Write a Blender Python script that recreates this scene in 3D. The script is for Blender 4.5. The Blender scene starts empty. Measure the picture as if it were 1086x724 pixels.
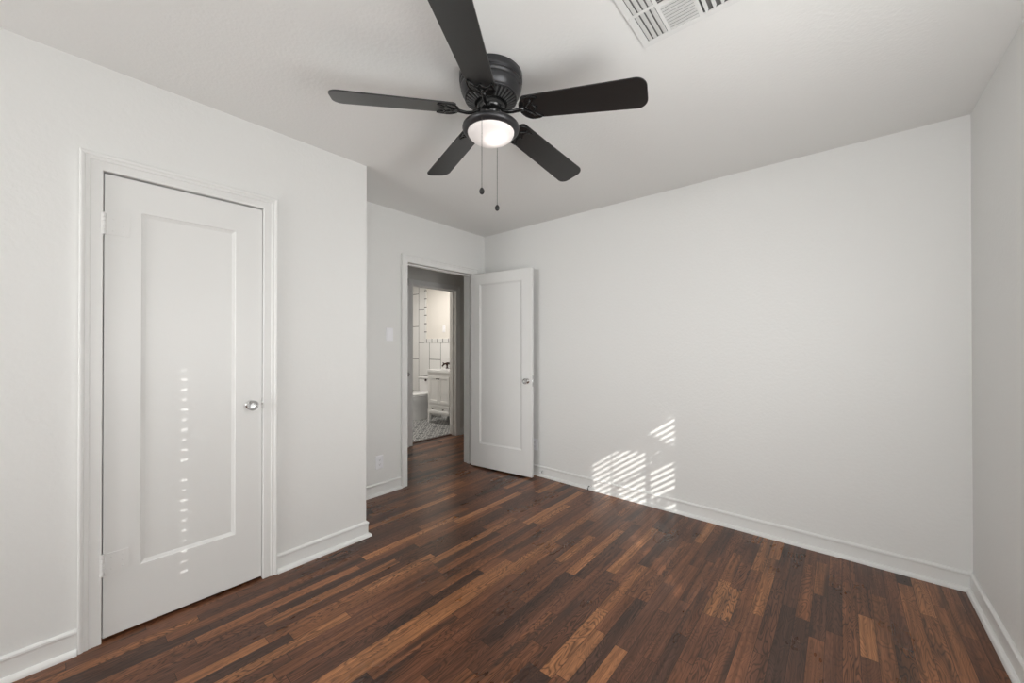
import bpy, bmesh, math, random
from mathutils import Vector, Matrix
random.seed(7)
scene = bpy.context.scene
COL = scene.collection
R = math.radians

# ------------------------------------------------------------------ camera
cd = bpy.data.cameras.new('camera'); cam = bpy.data.objects.new('camera', cd); COL.objects.link(cam)
cam.location = (0, 0, 1.288)
cam.rotation_euler = (R(90.255), 0, R(40.35))
cd.sensor_width = 36.0; cd.lens = 410.86/1086*36; cd.shift_y = 2.27/1086; cd.clip_start = .02
scene.camera = cam

# ------------------------------------------------------------------ view, world, lights
vs = scene.view_settings
vs.view_transform = 'Standard'; vs.look = 'None'; vs.gamma = 1; vs.use_curve_mapping = False
vs.exposure = -0.03
world = bpy.data.worlds.new('world'); scene.world = world; world.use_nodes = True
wn = world.node_tree.nodes; wl = world.node_tree.links
bg = wn['Background']; sky = wn.new('ShaderNodeTexSky'); sky.sky_type = 'HOSEK_WILKIE'
sky.sun_direction = Vector((.6, -.6, .45)).normalized(); wl.new(sky.outputs['Color'], bg.inputs['Color'])
bg.inputs['Strength'].default_value = 0.3

def lamp(name, kind, loc, energy, color=(1, 1, 1), to=None, **kw):
    d = bpy.data.lights.new(name, kind); o = bpy.data.objects.new(name, d); COL.objects.link(o)
    o.location = loc; d.energy = energy; d.color = color
    for k, v in kw.items(): setattr(d, k, v)
    if to is not None:
        o.rotation_euler = (Vector(to)-Vector(loc)).to_track_quat('-Z', 'Y').to_euler()
    return o
SUN = Vector((-1, 1, -.70))
lamp('sun', 'SUN', (4, -4, 4), 4.2, (1, .96, .9), to=(4-1, -4+1, 4-.70), angle=R(.35))
# fill lamps added inside the closed front window, standing in for daylight
FILL_TINT = (.985, .99, .985)
lamp('front_fill', 'AREA', (-1.9, -2.66, 1.38), 36.5, FILL_TINT, to=(-1.2, 1, 1.5), shape='RECTANGLE', size=.9, size_y=1.25)
lamp('back_corner_fill', 'AREA', (-1.2, -2.66, 1.38), 3.8, FILL_TINT, to=(-2.3, 2.5, 1.0), shape='RECTANGLE', size=2.0, size_y=1.25, spread=R(50))
# fill lamps added by the side windows, aimed to lift ceiling and walls
lamp('ceiling_fill', 'AREA', (.44, .2, 1.2), 20, FILL_TINT, to=(.1, .3, 2.3), shape='RECTANGLE', size=1.4, size_y=1.0)
lamp('low_side_fill', 'AREA', (.46, .1, 1.15), 2.3, FILL_TINT, to=(-2.4, -.1, .6), shape='RECTANGLE', size=1.2, size_y=1.3, spread=R(100))
lamp('side_fill', 'AREA', (.46, 1.25, 1.3), 21.5, FILL_TINT, to=(-1.4, 1.9, 1.6), shape='RECTANGLE', size=.8, size_y=1.1)
lamp('narrow_side_fill', 'AREA', (.46, 1.1, 1.3), 1.5, FILL_TINT, to=(-3.0, 2.6, 1.5), shape='RECTANGLE', size=.8, size_y=1.1, spread=R(60))
# spot added outside to throw the dots on the closet door
lamp('door_dot_spot', 'SPOT', (60.5, .409, 6.9), 65000, (1, .97, .92), to=(.52, .27, .95), spot_size=R(.92), spot_blend=.1, shadow_soft_size=.05)
lamp('bathroom_lamp_light', 'AREA', (-5.35, 3.55, 2.44), 20, (1, .95, .89), to=(-5.35, 3.55, 0), shape='DISK', size=.4)
lamp('vanity_lamp_light', 'POINT', (-4.85, 4.25, 2.08), 4, (1, .93, .85), shadow_soft_size=.06)

# ------------------------------------------------------------------ materials
def mat(name, color, rough=.5, metal=0., bump=None, spec=.5, **kw):
    m = bpy.data.materials.new(name); m.use_nodes = True
    n = m.node_tree.nodes; l = m.node_tree.links; p = n['Principled BSDF']
    p.inputs['Base Color'].default_value = (*color, 1); p.inputs['Roughness'].default_value = rough
    p.inputs['Metallic'].default_value = metal; p.inputs['Specular IOR Level'].default_value = spec
    for k, v in kw.items(): p.inputs[k].default_value = v
    if bump:
        g = n.new('ShaderNodeNewGeometry'); t = n.new('ShaderNodeTexNoise'); b = n.new('ShaderNodeBump')
        t.inputs['Scale'].default_value = bump[0]; t.inputs['Detail'].default_value = 4
        b.inputs['Strength'].default_value = bump[1]; b.inputs['Distance'].default_value = bump[2]
        l.new(g.outputs['Position'], t.inputs['Vector']); l.new(t.outputs['Fac'], b.inputs['Height']); l.new(b.outputs['Normal'], p.inputs['Normal'])
    return m
M = {}
M['wall'] = mat('wall_paint', (.845, .845, .83), .6, bump=(55, .35, .004), spec=.3)
M['ceil'] = mat('ceiling_paint', (.855, .852, .835), .7, bump=(70, .3, .004), spec=.2)
M['trim'] = mat('trim_paint', (.855, .855, .84), .35, bump=(18, .12, .002), spec=.4)
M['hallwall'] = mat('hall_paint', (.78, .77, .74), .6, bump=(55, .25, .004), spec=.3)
M['bathwall'] = mat('bath_paint', (.80, .77, .72), .5)
M['dark'] = mat('closet_shade', (.05, .05, .05), .9)  # near-black colour stands in for the lack of light in the closet
M['white_plastic'] = mat('white_plastic', (.93, .93, .96), .3)
M['grey_plastic'] = mat('slot_dark', (.10, .10, .10), .5)
M['blade'] = mat('fan_blade_charcoal', (.012, .0115, .0115), .30, bump=(90, .1, .001), spec=.7)
M['fanmetal'] = mat('fan_satin_black', (.045, .045, .048), .32, .5)
M['iron'] = mat('fan_gloss_black', (.022, .022, .022), .16, .5, spec=.8)
M['fin'] = mat('fan_fin_grey', (.13, .13, .13), .4, .3)
M['slot'] = mat('fan_slot_black', (.004, .004, .004), .7)
M['chrome'] = mat('chrome', (.75, .75, .75), .15, 1.)
M['chain'] = mat('chain_metal', (.10, .095, .09), .4, .8)
M['fob'] = mat('fob_black', (.012, .012, .012), .3)
M['vent'] = mat('vent_enamel', (.80, .80, .785), .35)
M['ventshade'] = mat('duct_shade', (.16, .16, .155), .8)
M['porcelain'] = mat('porcelain', (.80, .80, .80), .12)
M['cabinet'] = mat('vanity_paint', (.82, .82, .81), .35)
M['quartz'] = mat('vanity_top', (.86, .86, .86), .2)
M['bronze'] = mat('oil_rubbed_bronze', (.05, .032, .025), .25, .85)
M['leaf'] = mat('mask_leaf', (.04, .07, .02), .6)
M['bark'] = mat('mask_bark', (.10, .07, .05), .8)
M['blind'] = mat('blind_slat', (.75, .75, .73), .5)
M['ext'] = mat('outside_ground', (.25, .24, .2), .9)
M['rubber'] = mat('black_rubber', (.03, .03, .03), .6)

def glass_mat():
    m = bpy.data.materials.new('clear_glass'); m.use_nodes = True; n = m.node_tree.nodes; p = n['Principled BSDF']
    p.inputs['Base Color'].default_value = (.95, .96, .96, 1); p.inputs['Roughness'].default_value = .03
    p.inputs['Transmission Weight'].default_value = .85; p.inputs['IOR'].default_value = 1.5
    return m
M['glass'] = glass_mat()
def pane_mat():
    m = bpy.data.materials.new('window_pane'); m.use_nodes = True; n = m.node_tree.nodes; l = m.node_tree.links; n.remove(n['Principled BSDF'])
    t = n.new('ShaderNodeBsdfTransparent'); g = n.new('ShaderNodeBsdfGlossy'); g.inputs['Roughness'].default_value = .03
    x = n.new('ShaderNodeMixShader'); x.inputs[0].default_value = .06
    l.new(t.outputs[0], x.inputs[1]); l.new(g.outputs[0], x.inputs[2]); l.new(x.outputs[0], n['Material Output'].inputs['Surface'])
    return m
M['pane'] = pane_mat()
def bowl_mat():
    m = bpy.data.materials.new('frosted_lit_glass'); m.use_nodes = True; n = m.node_tree.nodes; l = m.node_tree.links; n.remove(n['Principled BSDF'])
    t = n.new('ShaderNodeBsdfTranslucent'); t.inputs['Color'].default_value = (.9, .86, .84, 1)
    d = n.new('ShaderNodeBsdfPrincipled'); d.inputs['Base Color'].default_value = (.85, .83, .82, 1); d.inputs['Roughness'].default_value = .3
    x = n.new('ShaderNodeMixShader'); x.inputs[0].default_value = .5
    e = n.new('ShaderNodeEmission'); e.inputs['Color'].default_value = (1, .95, .93, 1); e.inputs['Strength'].default_value = .10
    a = n.new('ShaderNodeAddShader')
    l.new(t.outputs[0], x.inputs[1]); l.new(d.outputs[0], x.inputs[2]); l.new(x.outputs[0], a.inputs[0]); l.new(e.outputs[0], a.inputs[1])
    l.new(a.outputs[0], n['Material Output'].inputs['Surface'])
    return m
M['bowl'] = bowl_mat()

class NG:
    """small helper for math node graphs"""
    def __init__(s, m): s.n = m.node_tree.nodes; s.l = m.node_tree.links
    def put(s, sock, v):
        if isinstance(v, bpy.types.NodeSocket): s.l.new(v, sock)
        else: sock.default_value = v
    def m(s, op, a, b=0., c=None):
        x = s.n.new('ShaderNodeMath'); x.operation = op; s.put(x.inputs[0], a); s.put(x.inputs[1], b)
        if c is not None: s.put(x.inputs[2], c)
        return x.outputs[0]
    def vec(s, x, y, z):
        c = s.n.new('ShaderNodeCombineXYZ')
        for i, v in enumerate((x, y, z)): s.put(c.inputs[i], v)
        return c.outputs[0]
    def wn(s, v):
        t = s.n.new('ShaderNodeTexWhiteNoise'); t.noise_dimensions = '3D'; s.l.new(v, t.inputs['Vector']); return t
    def noise(s, v, scale, detail=3, rough=.5, dist=0.):
        t = s.n.new('ShaderNodeTexNoise'); s.l.new(v, t.inputs['Vector']); t.inputs['Scale'].default_value = scale
        t.inputs['Detail'].default_value = detail; t.inputs['Roughness'].default_value = rough; t.inputs['Distortion'].default_value = dist
        return t.outputs['Fac']
    def ramp(s, f, stops):
        r = s.n.new('ShaderNodeValToRGB'); s.l.new(f, r.inputs[0]); e = r.color_ramp.elements
        while len(e) < len(stops): e.new(.5)
        for i, (p, c) in enumerate(stops): e[i].position = p; e[i].color = (*c, 1)
        return r.outputs[0]
    def mix(s, f, a, b, mode='MIX'):
        x = s.n.new('ShaderNodeMix'); x.data_type = 'RGBA'; x.blend_type = mode
        s.put(x.inputs[0], f); s.put(x.inputs[6], a if not isinstance(a, tuple) else (*a, 1)); s.put(x.inputs[7], b if not isinstance(b, tuple) else (*b, 1))
        return x.outputs[2]
    def pos(s):
        g = s.n.new('ShaderNodeNewGeometry'); x = s.n.new('ShaderNodeSeparateXYZ'); s.l.new(g.outputs['Position'], x.inputs[0]); return x.outputs

def wood_floor():
    m = bpy.data.materials.new('oak_strip_floor'); m.use_nodes = True; g = NG(m); p = g.n['Principled BSDF']
    X, Y, Z = g.pos(); W = .0572
    xr = g.m('DIVIDE', X, W); row = g.m('FLOOR', xr); fx = g.m('FRACT', xr)
    r1 = g.wn(g.vec(row, 3.1, 0)).outputs['Value']; r2 = g.wn(g.vec(row, 9.7, 2)).outputs['Value']
    L = g.m('MULTIPLY_ADD', r1, .70, .30)
    yy = g.m('ADD', g.m('DIVIDE', Y, L), g.m('MULTIPLY', r2, 17.)); idx = g.m('FLOOR', yy); fy = g.m('FRACT', yy)
    wv = g.wn(g.vec(row, idx, 5.)); rv = wv.outputs['Value']
    wv2 = g.wn(g.vec(row, idx, 11.)); rb = wv2.outputs['Value']
    # tone of each board
    base = g.ramp(rv, [(0., (.046, .024, .017)), (.14, (.085, .037, .022)), (.40, (.128, .051, .026)), (.70, (.165, .066, .031)), (.90, (.225, .092, .039)), (1., (.31, .135, .058))])
    # growth rings: broad arches that run along the board
    gx = g.m('ADD', X, g.m('MULTIPLY', rb, 30.)); gy = g.m('ADD', Y, g.m('MULTIPLY', rv, 40.))
    wob = g.noise(g.vec(g.m('MULTIPLY', gx, 9.), g.m('MULTIPLY', gy, 1.6), rb), 1.6, 2, .5, .3)
    rings = g.m('SINE', g.m('MULTIPLY', wob, 150.))
    rings = g.m('POWER', g.m('MULTIPLY_ADD', rings, .5, .5), 3.2)
    fine = g.noise(g.vec(g.m('MULTIPLY', gx, 330.), g.m('MULTIPLY', gy, 9.), rv), 1., 3, .6)
    streak = g.noise(g.vec(g.m('MULTIPLY', gx, 80.), g.m('MULTIPLY', gy, 1.6), rb), 1., 3, .6)
    cloud = g.noise(g.vec(g.m('MULTIPLY', X, 3.), g.m('MULTIPLY', Y, 1.2), 0.), 1.3, 4, .6)
    ring_amt = g.m('MULTIPLY', rings, g.m('MULTIPLY_ADD', g.m('POWER', rb, 1.5), .62, .34))
    k = g.m('SUBTRACT', 1.22, ring_amt)
    k = g.m('MULTIPLY', k, g.m('MULTIPLY_ADD', fine, .7, .62))
    k = g.m('MULTIPLY', k, g.m('MULTIPLY_ADD', streak, 2.2, -.08))
    k = g.m('MULTIPLY', k, g.m('MULTIPLY_ADD', cloud, 1.6, .22))
    col = g.mix(1., base, g.vec(k, k, k), 'MULTIPLY')
    # dark old finish in patches
    st = g.noise(g.vec(g.m('MULTIPLY', gx, 16.), g.m('MULTIPLY', gy, 1.6), 4.), 1., 2, .5)
    stf = g.m('MULTIPLY', g.m('GREATER_THAN', g.m('FRACT', g.m('MULTIPLY', rb, 7.)), .5), g.ramp(st, [(.52, (0, 0, 0)), (.68, (1, 1, 1))]))
    col = g.mix(g.m('MULTIPLY', stf, .7), col, (.024, .016, .014))
    # joints
    ed = g.m('MINIMUM', fx, g.m('SUBTRACT', 1., fx)); gap = g.m('LESS_THAN', ed, .016)
    ey = g.m('MULTIPLY', g.m('MINIMUM', fy, g.m('SUBTRACT', 1., fy)), L); gap2 = g.m('LESS_THAN', ey, .0012)
    gp = g.m('MAXIMUM', gap, gap2)
    col = g.mix(g.m('MULTIPLY', gp, .75), col, (.006, .004, .003))
    g.l.new(col, p.inputs['Base Color'])
    g.l.new(g.m('MULTIPLY_ADD', cloud, .06, .25), p.inputs['Roughness'])
    p.inputs['Specular IOR Level'].default_value = .36
    b = g.n.new('ShaderNodeBump'); b.inputs['Strength'].default_value = .12; b.inputs['Distance'].default_value = .0012
    g.l.new(g.m('SUBTRACT', g.m('MULTIPLY', fine, .5), g.m('MULTIPLY', gp, 1.)), b.inputs['Height']); g.l.new(b.outputs[0], p.inputs['Normal'])
    return m
M['floor'] = wood_floor()

def tile_wall(along):
    m = bpy.data.materials.new('large_white_tile'); m.use_nodes = True; g = NG(m); p = g.n['Principled BSDF']
    X, Y, Z = g.pos(); A = X if along == 'x' else Y
    c = g.m('DIVIDE', g.m('ADD', A, 5.50+.325*8), .325); ci = g.m('FLOOR', c); fc = g.m('FRACT', c)
    off = g.m('MULTIPLY', g.m('MODULO', ci, 2.), .5)
    z = g.m('ADD', g.m('DIVIDE', g.m('ADD', Z, -1.34+.62*4), .62), off); fz = g.m('FRACT', z)
    e1 = g.m('MULTIPLY', g.m('MINIMUM', fc, g.m('SUBTRACT', 1., fc)), .325); e2 = g.m('MULTIPLY', g.m('MINIMUM', fz, g.m('SUBTRACT', 1., fz)), .62)
    gr = g.m('LESS_THAN', g.m('MINIMUM', e1, e2), .0055)
    g.l.new(g.mix(gr, (.80, .80, .79), (.13, .13, .13)), p.inputs['Base Color']); p.inputs['Roughness'].default_value = .2
    return m
M['tile_x'] = tile_wall('x'); M['tile_y'] = tile_wall('y')
def pencil_tile(axis):
    m = bpy.data.materials.new('border_tile_'+axis); m.use_nodes = True; g = NG(m); p = g.n['Principled BSDF']
    X, Y, Z = g.pos(); A = X if axis == 'x' else Z
    f = g.m('FRACT', g.m('DIVIDE', g.m('ADD', A, 9.), .155)); e = g.m('MULTIPLY', g.m('MINIMUM', f, g.m('SUBTRACT', 1., f)), .155)
    g.l.new(g.mix(g.m('LESS_THAN', e, .008), (.74, .74, .73), (.10, .10, .10)), p.inputs['Base Color']); p.inputs['Roughness'].default_value = .2
    return m
def mosaic():
    m = bpy.data.materials.new('patterned_cement_tile'); m.use_nodes = True; g = NG(m); p = g.n['Principled BSDF']
    X, Y, Z = g.pos(); S = .203
    fx = g.m('SUBTRACT', g.m('FRACT', g.m('DIVIDE', X, S)), .5); fy = g.m('SUBTRACT', g.m('FRACT', g.m('DIVIDE', Y, S)), .5)
    ax = g.m('ABSOLUTE', fx); ay = g.m('ABSOLUTE', fy)
    r = g.m('SQRT', g.m('ADD', g.m('MULTIPLY', fx, fx), g.m('MULTIPLY', fy, fy)))
    th = g.m('ARCTAN2', fy, fx); petal = g.m('MULTIPLY_ADD', g.m('COSINE', g.m('MULTIPLY', th, 8.)), .09, .30)
    flower = g.m('LESS_THAN', g.m('ABSOLUTE', g.m('SUBTRACT', r, petal)), .085)
    core = g.m('LESS_THAN', r, .12)
    corner = g.m('GREATER_THAN', g.m('ADD', ax, ay), .76)
    ring = g.m('LESS_THAN', g.m('ABSOLUTE', g.m('SUBTRACT', g.m('ADD', ax, ay), .66)), .035)
    d = g.m('MAXIMUM', g.m('MAXIMUM', flower, core), g.m('MAXIMUM', corner, ring))
    ed = g.m('LESS_THAN', g.m('SUBTRACT', .5, g.m('MAXIMUM', ax, ay)), .025)
    c = g.mix(d, (.72, .72, .70), (.045, .05, .06)); c = g.mix(ed, c, (.06, .06, .06))
    g.l.new(c, p.inputs['Base Color']); p.inputs['Roughness'].default_value = .3
    return m
M['mosaic'] = mosaic()

# ------------------------------------------------------------------ mesh helpers
class MB:
    def __init__(s): s.v = []; s.f = []; s.sm = []
    def add(s, verts, faces, smooth=False):
        o = len(s.v); s.v += [tuple(v) for v in verts]
        for f in faces: s.f.append([i+o for i in f]); s.sm.append(smooth)
        return s
    def box(s, a, b, M4=None):
        (x0, y0, z0), (x1, y1, z1) = [min(p, q) for p, q in zip(a, b)], [max(p, q) for p, q in zip(a, b)]
        v = [(x0,y0,z0),(x1,y0,z0),(x1,y1,z0),(x0,y1,z0),(x0,y0,z1),(x1,y0,z1),(x1,y1,z1),(x0,y1,z1)]
        if M4 is not None: v = [M4 @ Vector(p) for p in v]
        return s.add(v, [(0,3,2,1),(4,5,6,7),(0,1,5,4),(1,2,6,5),(2,3,7,6),(3,0,4,7)])
    def lathe(s, prof, n=48, c=(0, 0, 0), axis='z', smooth=True, M4=None, cap=True):
        vs_ = []; fs = []
        for r, h in prof:
            for i in range(n):
                a = 2*math.pi*i/n; p = (r*math.cos(a), r*math.sin(a), h)
                if axis == 'x': p = (h, p[0], p[1])
                if axis == 'y': p = (p[1], h, p[0])
                p = Vector(p)
                if M4 is not None: p = M4 @ p
                vs_.append(p+Vector(c))
        for j in range(len(prof)-1):
            for i in range(n):
                k = (i+1) % n; fs.append((j*n+i, j*n+k, (j+1)*n+k, (j+1)*n+i))
        s.add(vs_, fs, smooth)
        if cap:
            o = len(s.v)-len(vs_)
            if prof[0][0] > 1e-5: s.f.append([o+i for i in range(n)][::-1]); s.sm.append(False)
            if prof[-1][0] > 1e-5: s.f.append([o+(len(prof)-1)*n+i for i in range(n)]); s.sm.append(False)
        return s
    def tube(s, pts, rad, n=10, flat=1.):
        pts = [Vector(p) for p in pts]; rr = rad if isinstance(rad, (list, tuple)) else [rad]*len(pts)
        vs_ = []; fs = []; up = Vector((0, 0, 1))
        for i, p in enumerate(pts):
            t = (pts[min(i+1, len(pts)-1)]-pts[max(i-1, 0)]).normalized()
            u = up if abs(t.dot(up)) < .95 else Vector((1, 0, 0))
            a = t.cross(u).normalized(); b = a.cross(t)
            for k in range(n):
                q = 2*math.pi*k/n; vs_.append(p+a*math.cos(q)*rr[i]+b*math.sin(q)*rr[i]*flat)
        for i in range(len(pts)-1):
            for k in range(n):
                j = (k+1) % n; fs.append((i*n+k, i*n+j, (i+1)*n+j, (i+1)*n+k))
        fs.append(tuple(range(n))[::-1]); fs.append(tuple((len(pts)-1)*n+k for k in range(n)))
        return s.add(vs_, fs, True)
    def prism(s, poly, z0, z1, M4=None):
        n = len(poly); v = [Vector((x, y, z0)) for x, y in poly]+[Vector((x, y, z1)) for x, y in poly]
        if M4 is not None: v = [M4 @ p for p in v]
        return s.add(v, [tuple(range(n))[::-1], tuple(range(n, 2*n))]+[(i, (i+1) % n, n+(i+1) % n, n+i) for i in range(n)])
    def grid(s, rows, closed=False, smooth=False):
        n = len(rows[0]); v = [p for r in rows for p in r]; f = []
        for j in range(len(rows)-1):
            for i in range(n if closed else n-1):
                k = (i+1) % n; f.append((j*n+i, j*n+k, (j+1)*n+k, (j+1)*n+i))
        return s.add(v, f, smooth)
    def build(s, name, m, parent=None, bevel=0., seg=2, autosm=True):
        me = bpy.data.meshes.new(name); me.from_pydata(s.v, [], s.f); me.validate()
        bm = bmesh.new(); bm.from_mesh(me); bmesh.ops.recalc_face_normals(bm, faces=bm.faces); bm.to_mesh(me); bm.free()
        if len(me.polygons) == len(s.sm): me.polygons.foreach_set('use_smooth', s.sm)
        me.materials.append(m)
        o = bpy.data.objects.new(name, me); COL.objects.link(o)
        if bevel:
            b = o.modifiers.new('bevel', 'BEVEL'); b.width = bevel; b.segments = seg; b.limit_method = 'ANGLE'; b.angle_limit = R(40)
        if parent: o.parent = parent
        return o
def tag(o, label, cat, kind=None, group=None):
    o['label'] = label; o['category'] = cat
    if kind: o['kind'] = kind
    if group: o['group'] = group
    return o
def empty(name, loc, rz=0):
    o = bpy.data.objects.new(name, None); COL.objects.link(o); o.location = loc; o.rotation_euler = (0, 0, rz); o.empty_display_size = .05; return o
def struct(o, label, cat): return tag(o, label, cat, 'structure')

def slab(axis, lo, hi, a0, a1, z0, z1, holes=()):
    """wall slab between lo..hi on `axis`, spanning a0..a1 along the other one, with rectangular holes (a0,a1,z0,z1)"""
    A = sorted({a0, a1, *[h for q in holes for h in q[:2]]}); Z = sorted({z0, z1, *[h for q in holes for h in q[2:]]})
    A = [a for a in A if a0 <= a <= a1]; Z = [z for z in Z if z0 <= z <= z1]
    P = (lambda d, a, z: (d, a, z)) if axis == 'x' else (lambda d, a, z: (a, d, z))
    def solid(i, j):
        if i < 0 or j < 0 or i >= len(A)-1 or j >= len(Z)-1: return False
        ca, cz = (A[i]+A[i+1])/2, (Z[j]+Z[j+1])/2
        return not any(h[0] < ca < h[1] and h[2] < cz < h[3] for h in holes)
    mb = MB()
    for i in range(len(A)-1):
        for j in range(len(Z)-1):
            if not solid(i, j): continue
            p, q, r, t = A[i], A[i+1], Z[j], Z[j+1]
            for d in (lo, hi): mb.add([P(d,p,r),P(d,q,r),P(d,q,t),P(d,p,t)], [(0,1,2,3)])
            if not solid(i-1, j): mb.add([P(lo,p,r),P(hi,p,r),P(hi,p,t),P(lo,p,t)], [(0,1,2,3)])
            if not solid(i+1, j): mb.add([P(lo,q,r),P(hi,q,r),P(hi,q,t),P(lo,q,t)], [(0,1,2,3)])
            if not solid(i, j-1): mb.add([P(lo,p,r),P(hi,p,r),P(hi,q,r),P(lo,q,r)], [(0,1,2,3)])
            if not solid(i, j+1): mb.add([P(lo,p,t),P(hi,p,t),P(hi,q,t),P(lo,q,t)], [(0,1,2,3)])
    # weld so that normals can be made consistent
    key = {}; nv = []; remap = []
    for v in mb.v:
        k = tuple(round(c, 5) for c in v)
        if k not in key: key[k] = len(nv); nv.append(v)
        remap.append(key[k])
    mb.v = nv; mb.f = [[remap[i] for i in f] for f in mb.f]
    return mb

# ------------------------------------------------------------------ the room
XL, XE, YB, XR, YC, YF, H = -2.447, -3.044, 3.106, .522, 1.359, -2.75, 2.502
XH = -4.20                                     # hall side of the bathroom wall
fl = MB(); fl.box((XH-.13, YF-.1, -.05), (XR+.1, 5.2, 0))
struct(fl.build('floor', M['floor']), 'dark stained oak strip floor running through the room and hall', 'floor')
struct(MB().box((-6.9, YF-.15, H), (XR+.15, 5.3, H+.1)).build('ceiling', M['ceil']), 'white lightly textured ceiling with the fan and air vent', 'ceiling')
CD = (.131, .743, 2.046)                        # closet door opening y0 y1 top
struct(slab('x', XL-.10, XL, YF, YC, 0, H, [(CD[0]-.012, CD[1]+.012, -1, CD[2]+.012)]).build('wall_left', M['wall']), 'white wall with the closet door', 'wall')
struct(MB().box((XE-.13, YC-.10, 0), (XL-.10, YC, H)).build('wall_closet_return', M['wall']), 'short white wall at the end of the closet', 'wall')
ED = (2.092, 2.925, 2.052)                      # entry opening
BW = 3.106
struct(slab('x', XE-.13, XE, YC, 5.2, 0, H, [(ED[0]-.014, ED[1]+.014, -1, ED[2]+.014)]).build('wall_entry', M['wall']), 'white wall with the open entry doorway', 'wall')
struct(MB().box((XE, YB, 0), (XR+.12, YB+.12, H)).build('wall_back', M['wall']), 'large blank white wall with sun streaks low down', 'wall')
W1 = (.76, 1.61, .75, 1.93); W2 = (-.28, .57, .40, 1.93)
struct(slab('x', XR, XR+.12, YF, YB, 0, H, [W1, W2]).build('wall_right', M['wall']), 'white wall at the right edge of the photo', 'wall')
W3 = (-2.35, .3, .75, 2.0)
struct(slab('y', YF-.12, YF, XL-.1, XR+.12, 0, H, [W3]).build('wall_front', M['wall']), 'white wall behind the camera with a wide window', 'wall')
# closet interior
struct(slab('x', -3.17, -3.07, YF, YC-.1, 0, H).build('wall_closet_back', M['dark']), 'unlit back wall inside the closet', 'wall')
struct(MB().box((-3.17, YF-.12, 0), (XL-.1, YF, H)).build('wall_closet_side', M['dark']), 'unlit side wall inside the closet', 'wall')
# hall and bathroom shell
BD = (2.965, 3.70, 2.068)                       # bathroom opening (y0,y1,top)
BX0, BY1 = -6.75, 4.50
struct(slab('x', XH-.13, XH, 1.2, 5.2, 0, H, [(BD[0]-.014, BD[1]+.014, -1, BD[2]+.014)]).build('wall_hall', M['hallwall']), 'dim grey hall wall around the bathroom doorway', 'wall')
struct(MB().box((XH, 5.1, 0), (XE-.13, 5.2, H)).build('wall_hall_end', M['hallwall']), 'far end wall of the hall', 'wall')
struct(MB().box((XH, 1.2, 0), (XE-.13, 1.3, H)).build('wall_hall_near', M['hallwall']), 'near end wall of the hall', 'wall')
struct(MB().box((BX0, BY1, 0), (XH-.13, BY1+.1, H)).build('wall_bathroom', M['bathwall']), 'cream painted bathroom wall above the tile', 'wall')
struct(MB().box((BX0-.1, 2.3, 0), (BX0, BY1+.1, H)).build('wall_bathroom_side', M['tile_y']), 'white tiled side wall of the bathroom', 'wall')
struct(MB().box((BX0, 2.3, 0), (XH-.13, 2.4, H)).build('wall_bathroom_near', M['bathwall']), 'cream bathroom wall beside the doorway', 'wall')
struct(MB().box((BX0, 2.3, -.05), (XH-.13, BY1+.1, .004)).build('floor_bathroom', M['mosaic']), 'black and white patterned tile floor of the bathroom', 'floor')
XT = -5.92
struct(MB().box((XT-.002, BY1-.012, 0), (XH-.13, BY1, 1.335)).box((BX0, BY1-.012, 0), (XT-.055, BY1, H)).box((XT-.055, BY1-.012, 0), (XT-.002, BY1, 1.335)).build('wall_bathroom_tile', M['tile_x']), 'white large format wall tile with dark grout', 'wall tile')
struct(MB().box((XT-.055, BY1-.018, 1.41), (XT, BY1, H)).build('trim_1', pencil_tile('z'), bevel=.003), 'upright border of narrow white tiles with dark joints', 'tile trim')
struct(MB().box((XT-.055, BY1-.018, 1.335), (XH-.13, BY1, 1.41)).build('trim_2', pencil_tile('x'), bevel=.003), 'horizontal border of narrow white tiles above the vanity', 'tile trim')

# ---- door jambs and casings
def casing(name, axis_x, sgn, y0, y1, zt, prof, label):
    """mitred casing round an opening in a wall of constant X; prof = (w outward, d off the wall)"""
    mb = MB(); rows = []
    for w, d in prof:
        X = axis_x+sgn*d
        rows.append([(X, y0-w, 0), (X, y0-w, zt+w), (X, y1+w, zt+w), (X, y1+w, 0)])
    mb.grid(rows, smooth=False)
    n = len(prof); mb.add([r[0] for r in rows], [tuple(range(n))]); mb.add([r[3] for r in rows], [tuple(range(n))])
    r0, r1 = rows[0], rows[-1]; mb.grid([r0, r1])
    return struct(mb.build(name, M['trim'], bevel=.0012), label, 'door casing')
PC = [(0, 0), (0, .010), (.003, .0125), (.038, .0125), (.040, .0165), (.053, .0165), (.055, .021), (.0625, .0235), (.068, .0225), (.070, .019), (.070, 0)]
casing('trim_3', XL, 1, CD[0], CD[1], CD[2], PC, 'white stepped casing around the closed closet door')
casing('trim_4', XE, 1, ED[0], ED[1], ED[2], PC, 'white casing around the open entry doorway')
casing('trim_5', XE-.13, -1, ED[0], ED[1], ED[2], PC, 'hall side casing of the entry doorway')
casing('trim_6', XH, 1, BD[0], BD[1], BD[2], PC, 'white casing around the bathroom doorway')
def jamb(name, x0, x1, y0, y1, zt, stop, label, t=.014):
    mb = MB(); mb.box((x0, y0-t, 0), (x1, y0, zt)).box((x0, y1, 0), (x1, y1+t, zt)).box((x0, y0-t, zt), (x1, y1+t, zt+t))
    if stop:
        a, b = stop; s = .011
        mb.box((a, y0, 0), (b, y0+s, zt-s)).box((a, y1-s, 0), (b, y1, zt-s)).box((a, y0, zt-s), (b, y1, zt))
    return struct(mb.build(name, M['trim'], bevel=.001), label, 'door jamb')
jamb('trim_7', XL-.10, XL, *CD, (XL-.075, XL-.040), 'white jamb of the closet door', t=.012)
jamb('trim_8', XE-.13, XE, *ED, (XE-.085, XE-.045), 'white jamb lining the entry doorway')
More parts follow.
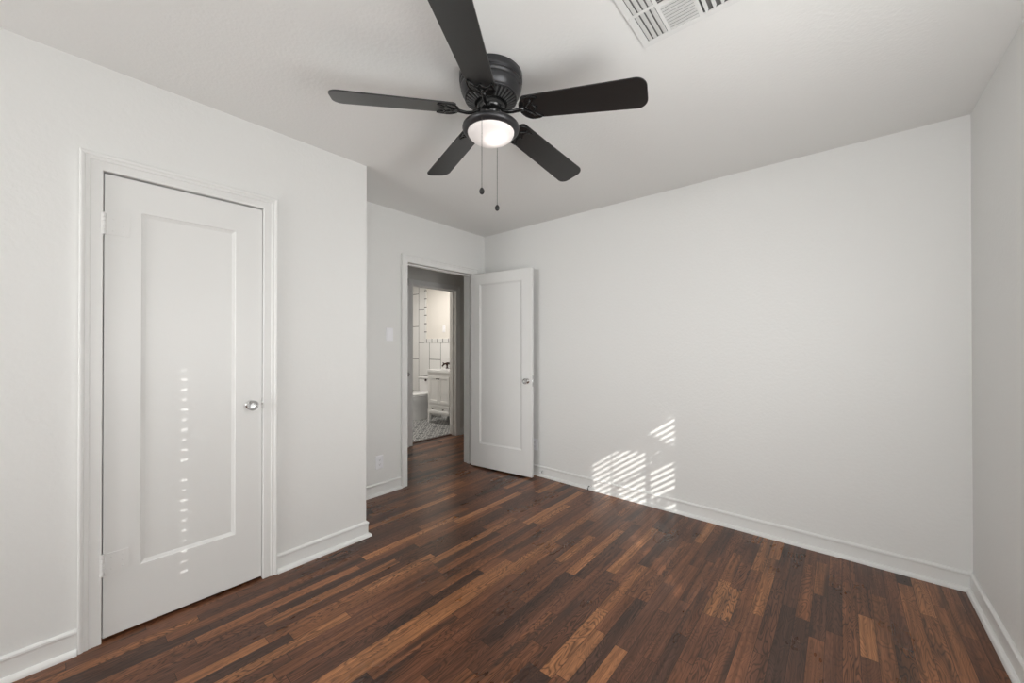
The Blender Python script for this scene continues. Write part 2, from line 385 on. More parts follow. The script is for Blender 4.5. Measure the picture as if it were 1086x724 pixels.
jamb('trim_9', XH-.13, XH, *BD, (XH-.09, XH-.05), 'white jamb lining the bathroom doorway')
struct(MB().prism([(XH-.135, 0), (XH-.128, .009), (XH-.095, .012), (XH-.075, .009), (XH-.068, 0)], 0, 1, Matrix(((1,0,0,0),(0,0,BD[1]-BD[0],BD[0]),(0,1,0,0),(0,0,0,1)))).build('trim_10', mat('threshold_wood', (.05, .022, .014), .4)), 'dark wood threshold at the bathroom floor', 'threshold')

# ---- baseboards
PB = [(0, .102), (.007, .102), (.0135, .096), (.0145, .089), (.0115, .083), (.0105, .078), (.0105, .022), (.018, .021), (.024, .017), (.028, .010), (.0295, 0), (0, 0)]
def baseboards(poly, names, labels):
    """profile mitred along a plan polyline with the room on its left"""
    pts = [Vector((x, y)) for x, y in poly]; n = len(pts)
    dirs = [(pts[i+1]-pts[i]).normalized() for i in range(n-1)]
    nor = [Vector((-d.y, d.x)) for d in dirs]
    def off(i, d):
        if i == 0: return pts[0]+nor[0]*d
        if i == n-1: return pts[-1]+nor[-1]*d
        a, b = nor[i-1], nor[i]; return pts[i]+(a+b)*(d/(1+a.dot(b)))
    for i, nm in enumerate(names):
        if not nm: continue
        mb = MB(); ra = [(*off(i, d), z) for d, z in PB]; rb = [(*off(i+1, d), z) for d, z in PB]
        mb.grid([ra, rb], closed=True); k = len(PB); mb.add(ra, [tuple(range(k))]); mb.add(rb, [tuple(range(k))])
        struct(mb.build(nm, M['trim'], bevel=.0008), labels[i], 'baseboard')
ce = .0705
baseboards([(XL, CD[0]-ce), (XL, YF), (XR, YF), (XR, YB), (XE, YB), (XE, ED[1]+ce)],
           ['baseboard_left', 'baseboard_front', 'baseboard_right', 'baseboard_back', 'baseboard_corner'],
           ['white baseboard left of the closet door', 'white baseboard behind the camera', 'white baseboard along the right wall', 'white baseboard along the large back wall', 'short white baseboard behind the open door'])
baseboards([(XE, ED[0]-ce), (XE, YC), (XL, YC), (XL, CD[1]+ce)],
           ['baseboard_entry', 'baseboard_return', 'baseboard_closet'],
           ['white baseboard left of the entry doorway', 'white baseboard on the closet return', 'white baseboard right of the closet door'])
baseboards([(XH, 5.1), (XH, BD[1]+ce)], ['baseboard_hall'], ['white baseboard in the hall right of the bathroom'])

# ------------------------------------------------------------------ doors
def leaf(w, h, t, px0, px1, pz0, pz1):
    """one panel door in local x (from the hinge), y thickness 0..t (front face y=0), z"""
    mb = MB(); i1, i2, dp = .003, .016, .010
    for y, s in ((0, 1), (t, -1)):
        o = [(0, 0), (w, 0), (w, h), (0, h)]
        q = [(px0, pz0), (px1, pz0), (px1, pz1), (px0, pz1)]
        def ins(e): return [(px0+e, pz0+e), (px1-e, pz0+e), (px1-e, pz1-e), (px0+e, pz1-e)]
        rows = [[(a, y, b) for a, b in o], [(a, y, b) for a, b in q], [(a, y+s*.004, b) for a, b in ins(i1)], [(a, y+s*dp, b) for a, b in ins(i2)]]
        mb.grid(rows, closed=True); mb.add(rows[-1], [(0, 1, 2, 3)])
    c = [(0, 0), (w, 0), (w, h), (0, h)]
    mb.grid([[(a, 0, b) for a, b in c], [(a, t, b) for a, b in c]], closed=True)
    key = {}; nv = []; rm = []
    for v in mb.v:
        k = tuple(round(x, 5) for x in v)
        if k not in key: key[k] = len(nv); nv.append(v)
        rm.append(key[k])
    mb.v = nv; mb.f = [[rm[i] for i in f] for f in mb.f]
    return mb
def knob_set(parent, x, y, z, sgn, name='knob'):
    """faceted glass knob with chrome rosette, standing off along local -y (sgn=-1) or +y"""
    S = Matrix.Scale(1, 4)
    k = MB(); P = [(.0085, .022), (.016, .024), (.0255, .034), (.0275, .042), (.0245, .050), (.017, .055), (.0001, .056)]
    k.lathe([(r, sgn*h) for r, h in P], 12, (0, 0, 0), 'y', smooth=False)
    k = k.build(name, M['glass'], parent); k.location = (x, y, z); k['label'] = 'faceted clear glass knob'
    r = MB(); r.lathe([(a, sgn*h) for a, h in [(.0255, 0), (.0255, .002), (.022, .005), (.012, .007), (.009, .012), (.009, .022), (.013, .024), (.013, .027)]], 32, (0, 0, 0), 'y')
    r = r.build('rosette', M['chrome'], k); r['label'] = 'chrome rosette and neck'
    return k
# closet door: hinge on its left as seen from the room; local x -> +Y, local -y -> +X (rotate 90 deg)
d1 = leaf(.606, 2.026, .035, .119, .483, .274, 1.882).build('door_1', M['trim'], bevel=.0015)
d1.location = (XL-.002, CD[0]+.0035, .013); d1.rotation_euler = (0, 0, R(90))
struct(d1, 'closed white one panel closet door with glass knob on the left wall', 'door')
knob_set(d1, .552, 0, .952, -1)
for hz in (1.760, .275):
    hb = MB()
    for j in range(5):                         # knuckles
        hb.lathe([(.0078, j*.0184+.0004), (.0084, j*.0184+.001), (.0084, j*.0184+.0176), (.0078, j*.0184+.018)], 18, (-.003, -.0105, 0))
    hb.lathe([(.003, -.003), (.0045, -.001), (.0045, .093), (.003, .095)], 12, (-.003, -.0105, 0))
    hb.box((.003, -.0034, .002), (.080, .0005, .090))
    for sx, szz in ((.028, .02), (.028, .072), (.062, .02), (.062, .046), (.062, .072)):
        hb.lathe([(.0042, -.0034), (.0036, -.0044), (.0001, -.0046)], 12, (sx, 0, szz), 'y')
    h = hb.build('hinge', M['trim'], d1, bevel=.0006); h.location = (0, 0, hz)
sp = MB().box((.6065, -.004, -.03), (.610, .020, .03)).lathe([(.0055, -.012), (.0055, .01)], 12, (.6085, 0, .006)).build('latch', M['chrome'], d1); sp.location = (0, 0, .955)
sp['label'] = 'chrome strike and latch'
# entry door: hinged on the far jamb, swung open almost flat against the back wall
HX, HY = -3.018, 2.876; ex, ey = -2.272, 2.968
wE = math.hypot(ex-HX, ey-HY); aE = math.atan2(ey-HY, ex-HX)
d2 = leaf(wE, 2.026, .035, .115, wE-.115, .245, 1.915).build('door_2', M['trim'], bevel=.0015)
d2.location = (HX, HY, .014); d2.rotation_euler = (0, 0, aE)
struct(d2, 'open white one panel entry door standing near the back wall', 'door')
knob_set(d2, wE-.052, 0, .928, -1); k2 = knob_set(d2, wE-.06, .035, .925, 1)
lt = MB().box((wE-.0005, .007, -.055), (wE+.0015, .028, .055)).prism([(wE+.001, .011), (wE+.012, .013), (wE+.012, .018), (wE+.001, .024)], -.010, .010).build('latch', M['chrome'], d2); lt.location = (0, 0, .930)
lt['label'] = 'chrome edge latch'
for hz in (.20, 1.72):
    hb = MB().lathe([(.006, 0), (.0065, .002), (.0065, .086), (.006, .088)], 14, (-.004, .040, 0)).box((-.0025, .004, 0), (-.0002, .036, .088))
    h = hb.build('hinge', M['trim'], d2); h.location = (0, 0, hz)
# a hall door folded flat against the hall wall, only its edge shows
d3 = leaf(.70, 2.02, .035, .11, .59, .25, 1.90).build('door_3', M['trim'], bevel=.0015)
d3.location = (XH+.085, 2.155, .014); d3.rotation_euler = (0, 0, R(90))
struct(d3, 'white hall door seen by its edge left of the bathroom doorway', 'door')
knob_set(d3, .655, 0, .915, -1)

# ------------------------------------------------------------------ ceiling fan
FX, FY = -1.2015, 1.2678
FZ = .015          # lift of the parts hanging below the motor housing
fan = tag(empty('ceiling_fan', (FX, FY, H)), 'black five blade flush mount ceiling fan with lit frosted bowl', 'ceiling fan')
hs = MB().lathe([(r, z*.885) for r, z in [(.136, 0), (.142, -.003), (.142, -.034), (.140, -.038), (.1320, -.039), (.1320, -.045), (.1385, -.046), (.140, -.052), (.138, -.057), (.1335, -.061), (.133, -.066), (.1365, -.069), (.1355, -.077), (.130, -.092), (.121, -.107), (.116, -.112), (.1185, -.116), (.118, -.121), (.113, -.122)]], 72, cap=False)
housing = hs.build('motor_housing', M['fanmetal'], fan)
for a in (R(20), R(200)):
    sc_ = MB().lathe([(.0045, .1340), (.0045, .1395), (.003, .141), (.0001, .1412)], 12, (0, 0, -.062), 'x', M4=None)
    so = sc_.build('screw', M['fanmetal'], housing); so.rotation_euler = (0, 0, a)
vr = MB().lathe([(.111, -.122), (.108, -.1235), (.072, -.140), (.066, -.142), (.066, -.135)], 72, cap=False).build('vent_ring', M['slot'], fan)
fn = MB()
for i in range(34):
    a = 2*math.pi*i/34; Rz = Matrix.Rotation(a, 4, 'Z')
    v = [(.110, -.0036, -.1215), (.110, .0036, -.1215), (.073, .0023, -.1385), (.073, -.0023, -.1385), (.111, -.0036, -.127), (.111, .0036, -.127), (.074, .0023, -.1445), (.074, -.0023, -.1445)]
    fn.add([Rz @ Vector(p) for p in v], [(4,5,6,7),(0,1,5,4),(1,2,6,5),(2,3,7,6),(3,0,4,7)])
fn.build('cooling_fins', M['fin'], vr)
hub = MB().lathe([(.058, -.120), (.064, -.140), (.064, -.160), (.060, -.172), (.050, -.178), (.040, -.186), (.036, -.205), (.038, -.220), (.052, -.224), (.052, -.232)], 48, cap=False).build('rotor_hub', M['iron'], fan)
ZB = -.158; PITCH = R(13.5)
def blade_outline(r0, r1, w0, w1):
    c0, c1 = .022, .042; p = []
    def arc(cx, cy, r, a0, a1, n=8): p.extend([(cx+r*math.cos(a0+(a1-a0)*i/n), cy+r*math.sin(a0+(a1-a0)*i/n)) for i in range(n+1)])
    arc(r0+c0, -w0/2+c0, c0, math.pi, 1.5*math.pi); arc(r1-c1, -w1/2+c1, c1, -math.pi/2, 0)
    arc(r1-c1, w1/2-c1, c1, 0, math.pi/2); arc(r0+c0, w0/2-c0, c0, math.pi/2, math.pi)
    return p
PH = .289
bl_me = None
for i in range(5):
    ang = PH+2*math.pi*i/5+R((0, 0, 1.8, 0, -2.2)[i])
    # pitch about the radial axis: counter-clockwise edge lower
    if i == 0:
        bo = MB().prism(blade_outline(.158, .676, .119, .144), -.003, .003).build('blade', M['blade'], fan, bevel=.0012)
        io = MB()
        # arm from the hub, dipping and then rising to the blade
        arm = [(.046, 0, .008), (.064, 0, -.004), (.086, 0, -.013), (.112, 0, -.015), (.138, 0, -.011), (.165, 0, -.0065)]
        io.tube(arm, [.010, .0105, .0095, .009, .0095, .011], 12, .75)
        # leaf shaped plate under the blade root: rounded back, three points in front
        back = [(.150+.062*(1-math.cos(t)), .062*math.sin(t)) for t in [R(q) for q in range(-90, 91, 15)]]
        outl = []
        for t in range(0, 13):
            a = math.pi/2+math.pi*t/12; outl.append((.197+.054*math.cos(a), .058*math.sin(a)))
        front = [(.222, -.056), (.240, -.050), (.222, -.040), (.210, -.028), (.206, -.016), (.214, -.006), (.226, 0), (.214, .006), (.206, .016), (.210, .028), (.222, .040), (.240, .050), (.222, .056)]
        poly = outl+front
        io.prism(poly, -.0075, -.0032)
        # raised rim and ribs
        loop = [(x, y, -.0085) for x, y in poly]; io.tube(loop+[loop[0]], .0024, 6)
        io.tube([(.160, 0, -.0085), (.185, .018, -.0105), (.205, .036, -.0085)], .003, 6); io.tube([(.160, 0, -.0085), (.185, -.018, -.0105), (.205, -.036, -.0085)], .003, 6)
        for sx, sy in ((.178, 0), (.203, .040), (.203, -.040)):
            io.lathe([(.0055, -.0075), (.0055, -.0098), (.003, -.0112), (.0001, -.0114)], 12, (sx, sy, 0))
        ir = io.build('blade_iron', M['iron'], fan)
    else:
        bo, ir = bo.copy(), ir.copy(); COL.objects.link(bo); COL.objects.link(ir)
    slope = -.085-.042*math.cos(ang)-.033*math.sin(ang)     # the blades sag a little, not all alike
    m4 = Matrix.Rotation(ang, 4, 'Z') @ Matrix.Rotation(-math.atan(slope), 4, 'Y') @ Matrix.Rotation(-PITCH, 4, 'X')
    for o, z in ((bo, ZB), (ir, ZB)):
        o.matrix_local = Matrix.Translation((0, 0, z)) @ m4
for o_ in (vr, hub): o_.location = (0, 0, FZ)
pan = MB().lathe([(.0005, -.2255), (.046, -.226), (.060, -.230), (.095, -.2355), (.118, -.240), (.127, -.246), (.129, -.253), (.1265, -.261), (.119, -.268), (.110, -.2715), (.105, -.272), (.1035, -.268)], 72, cap=False).build('light_pan', M['fanmetal'], fan)
prof = [(.1045, -.267)]+[(.1045*math.cos(R(t)), -.270-.046*math.sin(R(t))) for t in range(0, 90, 6)]+[(.0005, -.316)]
bowl = MB().lathe(prof, 72, cap=False).build('light_bowl', M['bowl'], fan); pan.location = bowl.location = (0, 0, FZ); bowl['label'] = 'frosted glass bowl, lit'
lamp('fan_bulb', 'POINT', (FX+.025, FY, H-.284+FZ), .30, (1, .93, .88), shadow_soft_size=.02)
for (cx, cy, zb, zt) in ((-1.1524-FX, 1.160-FY, 1.938-H, -.262+FZ), (-1.2499-FX, 1.362-FY, 1.944-H, -.262+FZ)):
    ch = MB().tube([(cx, cy, zt), (cx, cy, zb+.01)], .0010, 6)
    for j in range(int((zt-zb)/.0055)):
        z = zb+.012+j*.0055
        ch.lathe([(.0002, -.0017), (.0015, -.0008), (.0015, .0008), (.0002, .0017)], 6, (cx, cy, z))
    ch.tube([(cx*.93, cy*.93, zt+.004), (cx, cy, zt+.002), (cx, cy, zt-.006)], .0028, 8)
    c_ = ch.build('pull_chain', M['chain'], fan)
    MB().lathe([(.002, .015), (.006, .012), (.0105, .004), (.0110, -.003), (.0085, -.010), (.004, -.0135), (.0003, -.014)], 20, (cx, cy, zb)).build('fob', M['fob'], c_)

# ------------------------------------------------------------------ air vent in the ceiling
VX0, VX1, VY0, VY1 = -.603, -.243, 1.186, 1.546
vent = tag(empty('air_vent', ((VX0+VX1)/2, (VY0+VY1)/2, H)), 'white square louvred air vent in the ceiling', 'air vent')
def V(x, y, z): return (x-(VX0+VX1)/2, y-(VY0+VY1)/2, z)
fr = MB(); e = .024; xs = [VX0, VX0+e, -.502, -.492, -.390, -.378, VX1-e, VX1]
secs = [(VX0+e, -.503, 1.210, 1.364), (VX0+e, -.503, 1.376, 1.518), (-.491, -.391, 1.210, 1.372), (-.491, -.391, 1.390, 1.522), (-.377, VX1-.03, 1.210, 1.364), (-.377, VX1-.03, 1.376, 1.518)]
AX = sorted({VX0, VX1, *[q for s_ in secs for q in s_[:2]]}); AY = sorted({VY0, VY1, *[q for s_ in secs for q in s_[2:]]})
for i in range(len(AX)-1):
    for j in range(len(AY)-1):
        cx, cy = (AX[i]+AX[i+1])/2, (AY[j]+AY[j+1])/2
        if any(q[0] < cx < q[1] and q[2] < cy < q[3] for q in secs): continue
        fr.box(V(AX[i], AY[j], -.009), V(AX[i+1], AY[j+1], -.007))
# sloping rim
rim = [(0, -.0005), (.004, -.006), (.010, -.009)]
rr = [[V(VX0+a, VY0+a, z), V(VX1-a, VY0+a, z), V(VX1-a, VY1-a, z), V(VX0+a, VY1-a, z)] for a, z in rim]
fr.grid(rr, closed=True)
fr.build('faceplate', M['vent'], vent)
MB().box(V(VX0+.015, VY0+.015, -.0015), V(VX1-.015, VY1-.015, -.0005)).build('duct_shade_sheet', M['ventshade'], vent)  # flat sheet behind the louvers; the duct's shade is put into its colour
for si, (x0, x1, y0, y1) in enumerate(secs):
    lv = MB()
    if si in (2, 3):
        n = 9 if si == 3 else 10; dy = (y1-y0)/n
        for k in range(n):
            yy = y0+dy*(k+.5); tl = 14 if si == 3 else 42
            lv.box((x0-(VX0+VX1)/2, -.0085, -.0006), (x1-(VX0+VX1)/2, .0085, .0006), Matrix.Translation((0, yy-(VY0+VY1)/2, -.0075)) @ Matrix.Rotation(R(tl), 4, 'X'))
    else:
        n = 4; dx = (x1-x0)/n; tl = 20 if si < 2 else -62
        for k in range(n):
            xx = x0+dx*(k+.5)
            lv.box((-.0082, y0-(VY0+VY1)/2, -.0007), (.0082, y1-(VY0+VY1)/2, .0007), Matrix.Translation((xx-(VX0+VX1)/2, 0, -.0075)) @ Matrix.Rotation(R(tl), 4, 'Y'))
    lv.build('louvers', M['vent'], vent)
for sx, sy in ((VX0+.010, 1.37), (VX1-.010, 1.37)):
    MB().lathe([(.004, -.0085), (.0035, -.0105), (.0001, -.011)], 12, V(sx, sy, 0)).build('screw', M['vent'], vent)

# ------------------------------------------------------------------ wall plates
def plate(loc, rz, w=.070, h=.115):
    p = MB(); q = [(-w/2, 0), (w/2, 0)]
    rows = []
    for a, d in ((0, 0), (0, .003), (.004, .0055)):
        rows.append([(-w/2+a, -d, -h/2+a), (w/2-a, -d, -h/2+a), (w/2-a, -d, h/2-a), (-w/2+a, -d, h/2-a)])
    p.grid(rows, closed=True); p.add(rows[-1], [(0, 1, 2, 3)]); return p
def screws(parent, zs):
    for z in zs: MB().lathe([(.0032, -.0052), (.0028, -.0064), (.0001, -.0066)], 12, (0, 0, z), 'y').build('screw', M['white_plastic'], parent)
def outlet(loc, rz, label, group=None):
    o = tag(empty('wall_outlet', loc, rz), label, 'outlet')
    pl = plate(0, 0).build('cover_plate', M['white_plastic'], o); screws(pl, (0,))
    for z in (-.0195, .0195):
        poly = [(.0170*math.cos(R(t)), max(-.0125, min(.0125, .0170*math.sin(R(t))))) for t in range(0, 360, 12)]
        rc = MB().prism(poly, .0050, .0078, Matrix(((1,0,0,0),(0,0,-1,0),(0,1,0,z),(0,0,0,1)))).build('socket', M['white_plastic'], o)
        sl = MB().box((-.0075, -.0080, z-.001), (-.0055, -.0072, z+.007)).box((.0055, -.0080, z-.001), (.0075, -.0072, z+.006)).lathe([(.0025, -.0079), (.0001, -.0081)], 10, (0, 0, z-.0065), 'y')
        sl.build('slots', M['grey_plastic'], rc)
    return o
outlet((XE, 1.812, .280), R(90), 'white duplex outlet low on the wall left of the entry doorway')
outlet((-2.338, YB, .300), 0, 'white outlet on the back wall, mostly hidden by the open door edge')
sw = tag(empty('light_switch', (XE, 1.909, 1.385), R(90)), 'white rocker light switch on the wall left of the entry doorway', 'light switch')
pl = plate(0, 0).build('cover_plate', M['white_plastic'], sw); screws(pl, (-.046, .046))
rk = MB(); rk.add([(-.0165,-.005,-.0335),(.0165,-.005,-.0335),(.0165,-.005,.0335),(-.0165,-.005,.0335),(-.0165,-.0055,-.0335),(.0165,-.0055,-.0335),(.0165,-.0072,0),(-.0165,-.0072,0),(.0165,-.0105,.0335),(-.0165,-.0105,.0335)],
    [(4,5,6,7),(7,6,8,9),(0,1,5,4),(2,3,9,8),(1,2,8,6,5),(3,0,4,7,9)])
rk.build('rocker', M['white_plastic'], sw, bevel=.0006)
# spring door stop behind the door edge
ds = tag(empty('door_stop', (-2.235, YB-.0105, .050), 0), 'small white spring door stop on the baseboard beside the open door', 'door stop')
MB().lathe([(.011, 0), (.011, -.003), (.007, -.006), (.006, -.010)], 20, (0, 0, 0), 'y').build('base', M['chrome'], ds)
pts = [(.0048*math.cos(t), -.008-.030*t/(2*math.pi*9), .0048*math.sin(t)) for t in [2*math.pi*9*i/160 for i in range(161)]]
MB().tube(pts, .0011, 6).build('spring', M['chrome'], ds)
MB().lathe([(.0062, -.036), (.0075, -.038), (.0075, -.048), (.0055, -.051), (.0001, -.0515)], 20, (0, 0, 0), 'y').build('tip', M['white_plastic'], ds)
# cable stub through the floor beside the back baseboard
cb = tag(empty('cable_stub', (-1.722, YB-.036, 0)), 'short dark cable stub at the back baseboard left of the sun streaks', 'cable')
MB().tube([(0, 0, -.002), (0, -.001, .015), (.004, 0, .030), (.014, .004, .040)], .0035, 8).build('jacket', M['rubber'], cb)
MB().lathe([(.0045, 0), (.0055, .002), (.0055, .012), (.004, .014), (.004, .020)], 6, (.013, .004, .040), 'x', smooth=False).build('connector', M['chrome'], cb)

# ------------------------------------------------------------------ bathroom
van = tag(empty('bathroom_vanity', (-4.977, 4.25, .004)), 'white shaker vanity cabinet with two doors and a drawer in the bathroom', 'vanity')
vw, vf, vb = .300, -.215, .236                  # half width, front y, back y (local)
cb_ = MB()
cb_.box((-vw, vf, .16), (vw, vb, .84)); 
cb_.build('body', M['cabinet'], van, bevel=.002)
for sx in (-1, 1):
    for yy in (vf-.004, vb-.05):
        a = sx*vw
        MB().prism([(a, 0), (a-sx*.038, 0), (a-sx*.045, .16), (a-sx*.045, .22), (a, .22)] if sx > 0 else [(a, .22), (a+.045, .22), (a+.045, .16), (a+.038, 0), (a, 0)], 0, .045, Matrix(((1,0,0,0),(0,0,1,yy),(0,1,0,0),(0,0,0,1)))).build('leg', M['cabinet'], van)
def shaker(x0, x1, z0, z1, name, mt=.045):
    mb = leaf(x1-x0, z1-z0, .018, mt, x1-x0-mt, mt, z1-z0-mt); o = mb.build(name, M['cabinet'], van, bevel=.001); o.location = (x0, vf-.0185, z0); return o
dl = shaker(-.252, -.003, .335, .785, 'door'); dr = shaker(.003, .252, .335, .785, 'door')
dw = shaker(-.252, .252, .185, .315, 'drawer', .028)
def vknob(parent, x, z):
    MB().lathe([(.004, 0), (.004, -.010), (.011, -.016), (.011, -.021), (.007, -.024), (.0001, -.0245)], 16, (x, 0, z), 'y').build('knob', M['bronze'], parent)
vknob(dl, .225, .405); vknob(dr, .024, .405); vknob(dw, .12, .065); vknob(dw, .384, .065)
MB().box((-vw-.012, vf-.022, .842), (vw+.012, vb, .882)).build('countertop', M['quartz'], van, bevel=.003)
MB().lathe([(.135, .8822), (.141, .886), (.138, .8875), (.125, .884), (.0001, .883)], 40, (0, -.05, 0)).build('basin', M['porcelain'], van)
fc = tag(empty('faucet', (-5.135, 4.418, .8868)), 'dark bronze faucet standing on the white vanity top', 'faucet'); fc.scale = (1.15, 1., 1.12)
MB().lathe([(.028, 0), (.028, .006), (.020, .012), (.017, .05), (.022, .075), (.026, .095), (.020, .115), (.010, .125), (.0001, .127)], 24).build('body', M['bronze'], fc)
MB().tube([(0, 0, .07), (-.035, -.04, .085), (-.075, -.085, .070), (-.095, -.105, .035)], [.015, .014, .013, .012], 12).build('spout', M['bronze'], fc)
for sx in (-1, 1):
    MB().lathe([(.024, 0), (.024, .006), (.013, .014), (.013, .04), (.020, .05), (.018, .065), (.0001, .07)], 20, (sx*.10, .01, 0)).tube([(sx*.10, .01, .055), (sx*.13, -.02, .075), (sx*.155, -.035, .085)], [.008, .007, .009], 10).build('handle', M['bronze'], fc)
MB().tube([(0, 0, .12), (.01, -.005, .15), (.035, -.01, .165)], [.006, .006, .009], 10).build('lever', M['bronze'], fc)

toi = tag(empty('toilet', (-5.66, 4.48, .004)), 'white porcelain toilet between the tiled wall and the vanity', 'toilet')
def ell(cy, ry, rx, z, n=40, pw=1.0):
    return [(rx*math.cos(2*math.pi*i/n), cy+ry*math.sin(2*math.pi*i/n)*(1 if math.sin(2*math.pi*i/n) < 0 else .9), z) for i in range(n)]
bw = MB(); rows = [ell(-.34, .25, .112, 0), ell(-.34, .245, .108, .03), ell(-.34, .225, .098, .10), ell(-.345, .225, .098, .20), ell(-.37, .25, .122, .28), ell(-.395, .295, .172, .34), ell(-.40, .305, .180, .385), ell(-.40, .307, .182, .405)]
bw.grid(rows, closed=True, smooth=True); bw.add(rows[0], [tuple(range(40))]); bw.add(rows[-1], [tuple(range(40))]); bw.build('bowl', M['porcelain'], toi)
st = MB(); rows = [ell(-.40, .310, .186, .408), ell(-.40, .314, .189, .414), ell(-.40, .312, .188, .424), ell(-.40, .300, .178, .428)]
st.grid(rows, closed=True, smooth=True); st.add(rows[-1], [tuple(range(40))]); st.add(rows[0], [tuple(range(40))]); st.build('seat', M['porcelain'], toi)
ld = MB(); rows = [ell(-.40, .310, .186, .431), ell(-.40, .314, .189, .437), ell(-.40, .310, .186, .449), ell(-.40, .285, .165, .456), ell(-.40, .1, .06, .459)]
ld.grid(rows, closed=True, smooth=True); ld.add(rows[-1], [tuple(range(40))]); ld.add(rows[0], [tuple(range(40))]); ld.build('lid', M['porcelain'], toi)
tk = MB().box((-.215, -.195, .40), (.215, 0, .685)).build('tank', M['porcelain'], toi, bevel=.02, seg=4)
MB().box((-.225, -.205, .685), (.225, .004, .715)).build('tank_lid', M['porcelain'], toi, bevel=.008, seg=3)
MB().lathe([(.012, -.195), (.012, -.205), (.018, -.208), (.020, -.216), (.014, -.222), (.0001, -.223)], 16, (.012, 0, .665), 'y').build('flush_lever', M['bronze'], tk)
bs = tag(empty('switch_plate', (-5.42, BY1, 1.58), 0), 'white switch plate on the cream bathroom wall', 'light switch')
pl = plate(0, 0).build('cover_plate', M['white_plastic'], bs); MB().box((-.016, -.0085, -.033), (.016, -.005, .033)).build('rocker', M['white_plastic'], bs, bevel=.001)

# ------------------------------------------------------------------ windows behind the camera (out of view; the added fill lamps light the room)
def window(name, X0, w, label):
    y0, y1, z0, z1 = w; f = MB(); a = .03
    x0, x1 = X0+.02, X0+.10
    f.box((x0, y0, z0), (x1, y0+a, z1)).box((x0, y1-a, z0), (x1, y1, z1)).box((x0, y0, z1-a), (x1, y1, z1)).box((x0, y0, z0), (x1, y1, z0+a))
    zm = (z0+z1)/2; 
    o = f.build(name, M['trim']); struct(o, label, 'window')
    MB().box((X0+.06, y0+a, z0+a), (X0+.064, y1-a, z1-a)).build('pane', M['pane'], o)
    return o
window('window_1', XR, W1, 'narrow side window that lets the sun streaks in')
window('window_2', XR, W2, 'side window with closed blinds beside the camera')
f = MB(); a = .03
f.box((W3[0], YF-.10, W3[2]), (W3[0]+a, YF-.02, W3[3])).box((W3[1]-a, YF-.10, W3[2]), (W3[1], YF-.02, W3[3])).box((W3[0], YF-.10, W3[3]-a), (W3[1], YF-.02, W3[3])).box((W3[0], YF-.10, W3[2]), (W3[1], YF-.02, W3[2]+a))
w3 = struct(f.build('window_3', M['trim']), 'wide front window behind the camera', 'window')
MB().box((W3[0]+a, YF-.064, W3[2]+a), (W3[1]-a, YF-.06, W3[3]-a)).build('pane', M['pane'], w3)
# blinds
PS = .0470
def slat_blind(name, X, y0, y1, z0, z1, tilt, label):
    o = tag(empty(name, (X, (y0+y1)/2, z1)), label, 'window blind')
    MB().box((-.02, -(y1-y0)/2, -.03), (.02, (y1-y0)/2, 0)).build('head_rail', M['blind'], o)
    s = MB(); n = int((z1-z0-.03)/PS)
    for k in range(n):
        s.box((-.025, -(y1-y0)/2, -.0012), (.025, (y1-y0)/2, .0012), Matrix.Translation((0, 0, -.055-k*PS)) @ Matrix.Rotation(tilt, 4, 'Y'))
    s.build('slats', M['blind'], o)
    for ty, tw in ((1.412, .040), (1.095, .014)):
        MB().box((-.027, ty-tw/2-(y0+y1)/2, -(z1-z0)), (-.026, ty+tw/2-(y0+y1)/2, -.03)).build('ladder_tape', M['blind'], o)
    return o
# slats lean so that roughly half of the slanting sun slips through
slat_blind('window_blind', XR+.003, W1[0]-.06, W1[1], W1[2], W1[3]+.01, R(-14), 'white horizontal blind half open in the side window')
o = tag(empty('window_blind', (XR-.012, (W2[0]+W2[1])/2, W2[3]+.02)), 'white horizontal blind closed flat in the side window', 'window blind')
MB().box((-.010, -.47, -.02), (.010, .47, 0)).build('head_rail', M['blind'], o)
hy = .409-(W2[0]+W2[1])/2; s = MB(); n = int((W2[3]+.02-W2[2]+.02)/PS)
skip = {8, 9, 20}
for k in range(n):
    zc = W2[3]-.02-k*PS-(W2[3]+.02); t = .002 if k % 2 else -.002
    hw, hh = random.choice([.011, .013, .008, .012]), random.choice([.0050, .0065, .004, .006])
    zz = zc; a, b = -.47, .47; top, bot = zc+PS/2+.002, zc-PS/2-.002
    zh = W2[3]+.02+zc                                              # world height of this hole
    if zh > 1.47 or zh < .46 or k in skip: s.box((t-.001, a, bot), (t+.001, b, top))
    else:
        s.box((t-.001, a, bot), (t+.001, hy-hw, top)).box((t-.001, hy+hw, bot), (t+.001, b, top))
        s.box((t-.001, hy-hw, zc+hh), (t+.001, hy+hw, top)).box((t-.001, hy-hw, bot), (t+.001, hy+hw, zc-hh))
s.build('slats', M['blind'], o)

of = tag(empty('window_blind', ((W3[0]+W3[1])/2, YF-.012, W3[3]-.03)), 'closed white blind added in the unseen front window to block the sun', 'window blind')  # blind added to keep the sun out of the front window
fw = (W3[1]-W3[0])/2-.032
MB().box((-fw, -.005, -.02), (fw, .005, 0)).build('head_rail', M['blind'], of)
s = MB()
for k in range(int((W3[3]-W3[2]-.05)/PS)+1):
    t = .0015 if k % 2 else -.0015; s.box((-fw, t-.001, -.02-PS*(k+1)), (fw, t+.001, -.018-PS*k))
s.build('slats', M['blind'], of)

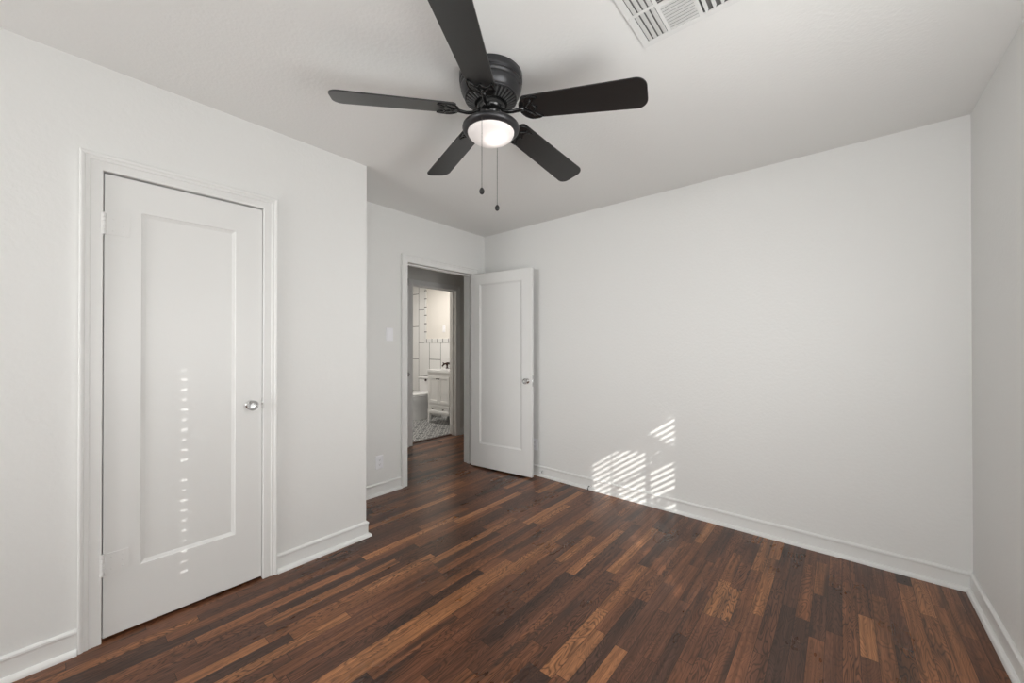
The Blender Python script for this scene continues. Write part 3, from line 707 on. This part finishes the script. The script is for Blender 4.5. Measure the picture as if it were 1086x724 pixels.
# leaf mask added outside, unseen: cut to shape the sun streaks on the wall
def inside(p, poly):
    c = False; n = len(poly)
    for i in range(n):
        (x1, y1), (x2, y2) = poly[i], poly[(i+1) % n]
        if (y1 > p[1]) != (y2 > p[1]) and p[0] < (x2-x1)*(p[1]-y1)/(y2-y1)+x1: c = not c
    return c
GAPS = [[(-1.77, -.05), (-1.75, .17), (-1.49, .36), (-1.33, .40), (-1.19, .40), (-1.17, .31), (-1.50, .08), (-1.56, -.05)],
        [(-1.45, -.04), (-1.44, .075), (-1.2, .245), (-1.0, .37), (-.98, .18), (-1.27, -.04)],
        [(-1.10, 0), (-.98, .07), (-.98, 0)],
        [(-1.18, .585), (-.99, .735), (-.99, .52), (-1.04, .52)]]
sh = tag(empty('sun_streak_mask', (1.1, .6, -.3)), 'added unseen leaf mask outside the side windows that shapes the sun streaks', 'leaf mask')
lf = MB(); XS = 1.05; tS = XS-XR
for ix in range(-10, 105):
    for iz in range(-95, 130):
        X, Z = -2.2+ix*.016+random.uniform(-.004, .004), iz*.016+random.uniform(-.004, .004)
        if any(inside((X+i*.016, Z+j*.016), g) for g in GAPS for i, j in ((0, 0), (1, 0), (-1, 0), (0, 1), (0, -1))): continue
        tt = XS-X; y = YB-tt*1.0; z = Z+tt*.70
        if not (-.9 < y < 1.9 and 1.15 < z < 2.75): continue
        if abs(y-.409) < .06 and z < 1.6: continue
        a = random.uniform(0, 6.28); d = Vector((0, math.cos(a), math.sin(a))); q = Vector((random.uniform(-.3, .3), -d.z, d.y)); c = Vector((XS+random.uniform(-.012, .012), y, z))
        r = .0155
        lf.add([c-d*r, c-d*r*.45+q*r*.85, c+d*r*.45+q*r*.85, c+d*r, c+d*r*.45-q*r*.85, c-d*r*.45-q*r*.85], [(0, 1, 2, 3, 4, 5)])
lo = lf.build('mask_foliage', M['leaf']); lo.parent = sh; lo.location = (-1.1, -.6, .3); lo['kind'] = 'stuff'
tr = MB()
for yy in (-.4, .15, .75, 1.3): tr.tube([(0, yy-.6, 0), (-.02, yy-.58, .8), (-.03, yy-.6+.05, 1.9)], [.02, .015, .006], 8)
tr.build('mask_stems', M['bark'], sh)
struct(MB().box((XR+.12, -3, -.35), (70, 6, -.3)).build('ground', M['ext']), 'ground outside the windows', 'ground')
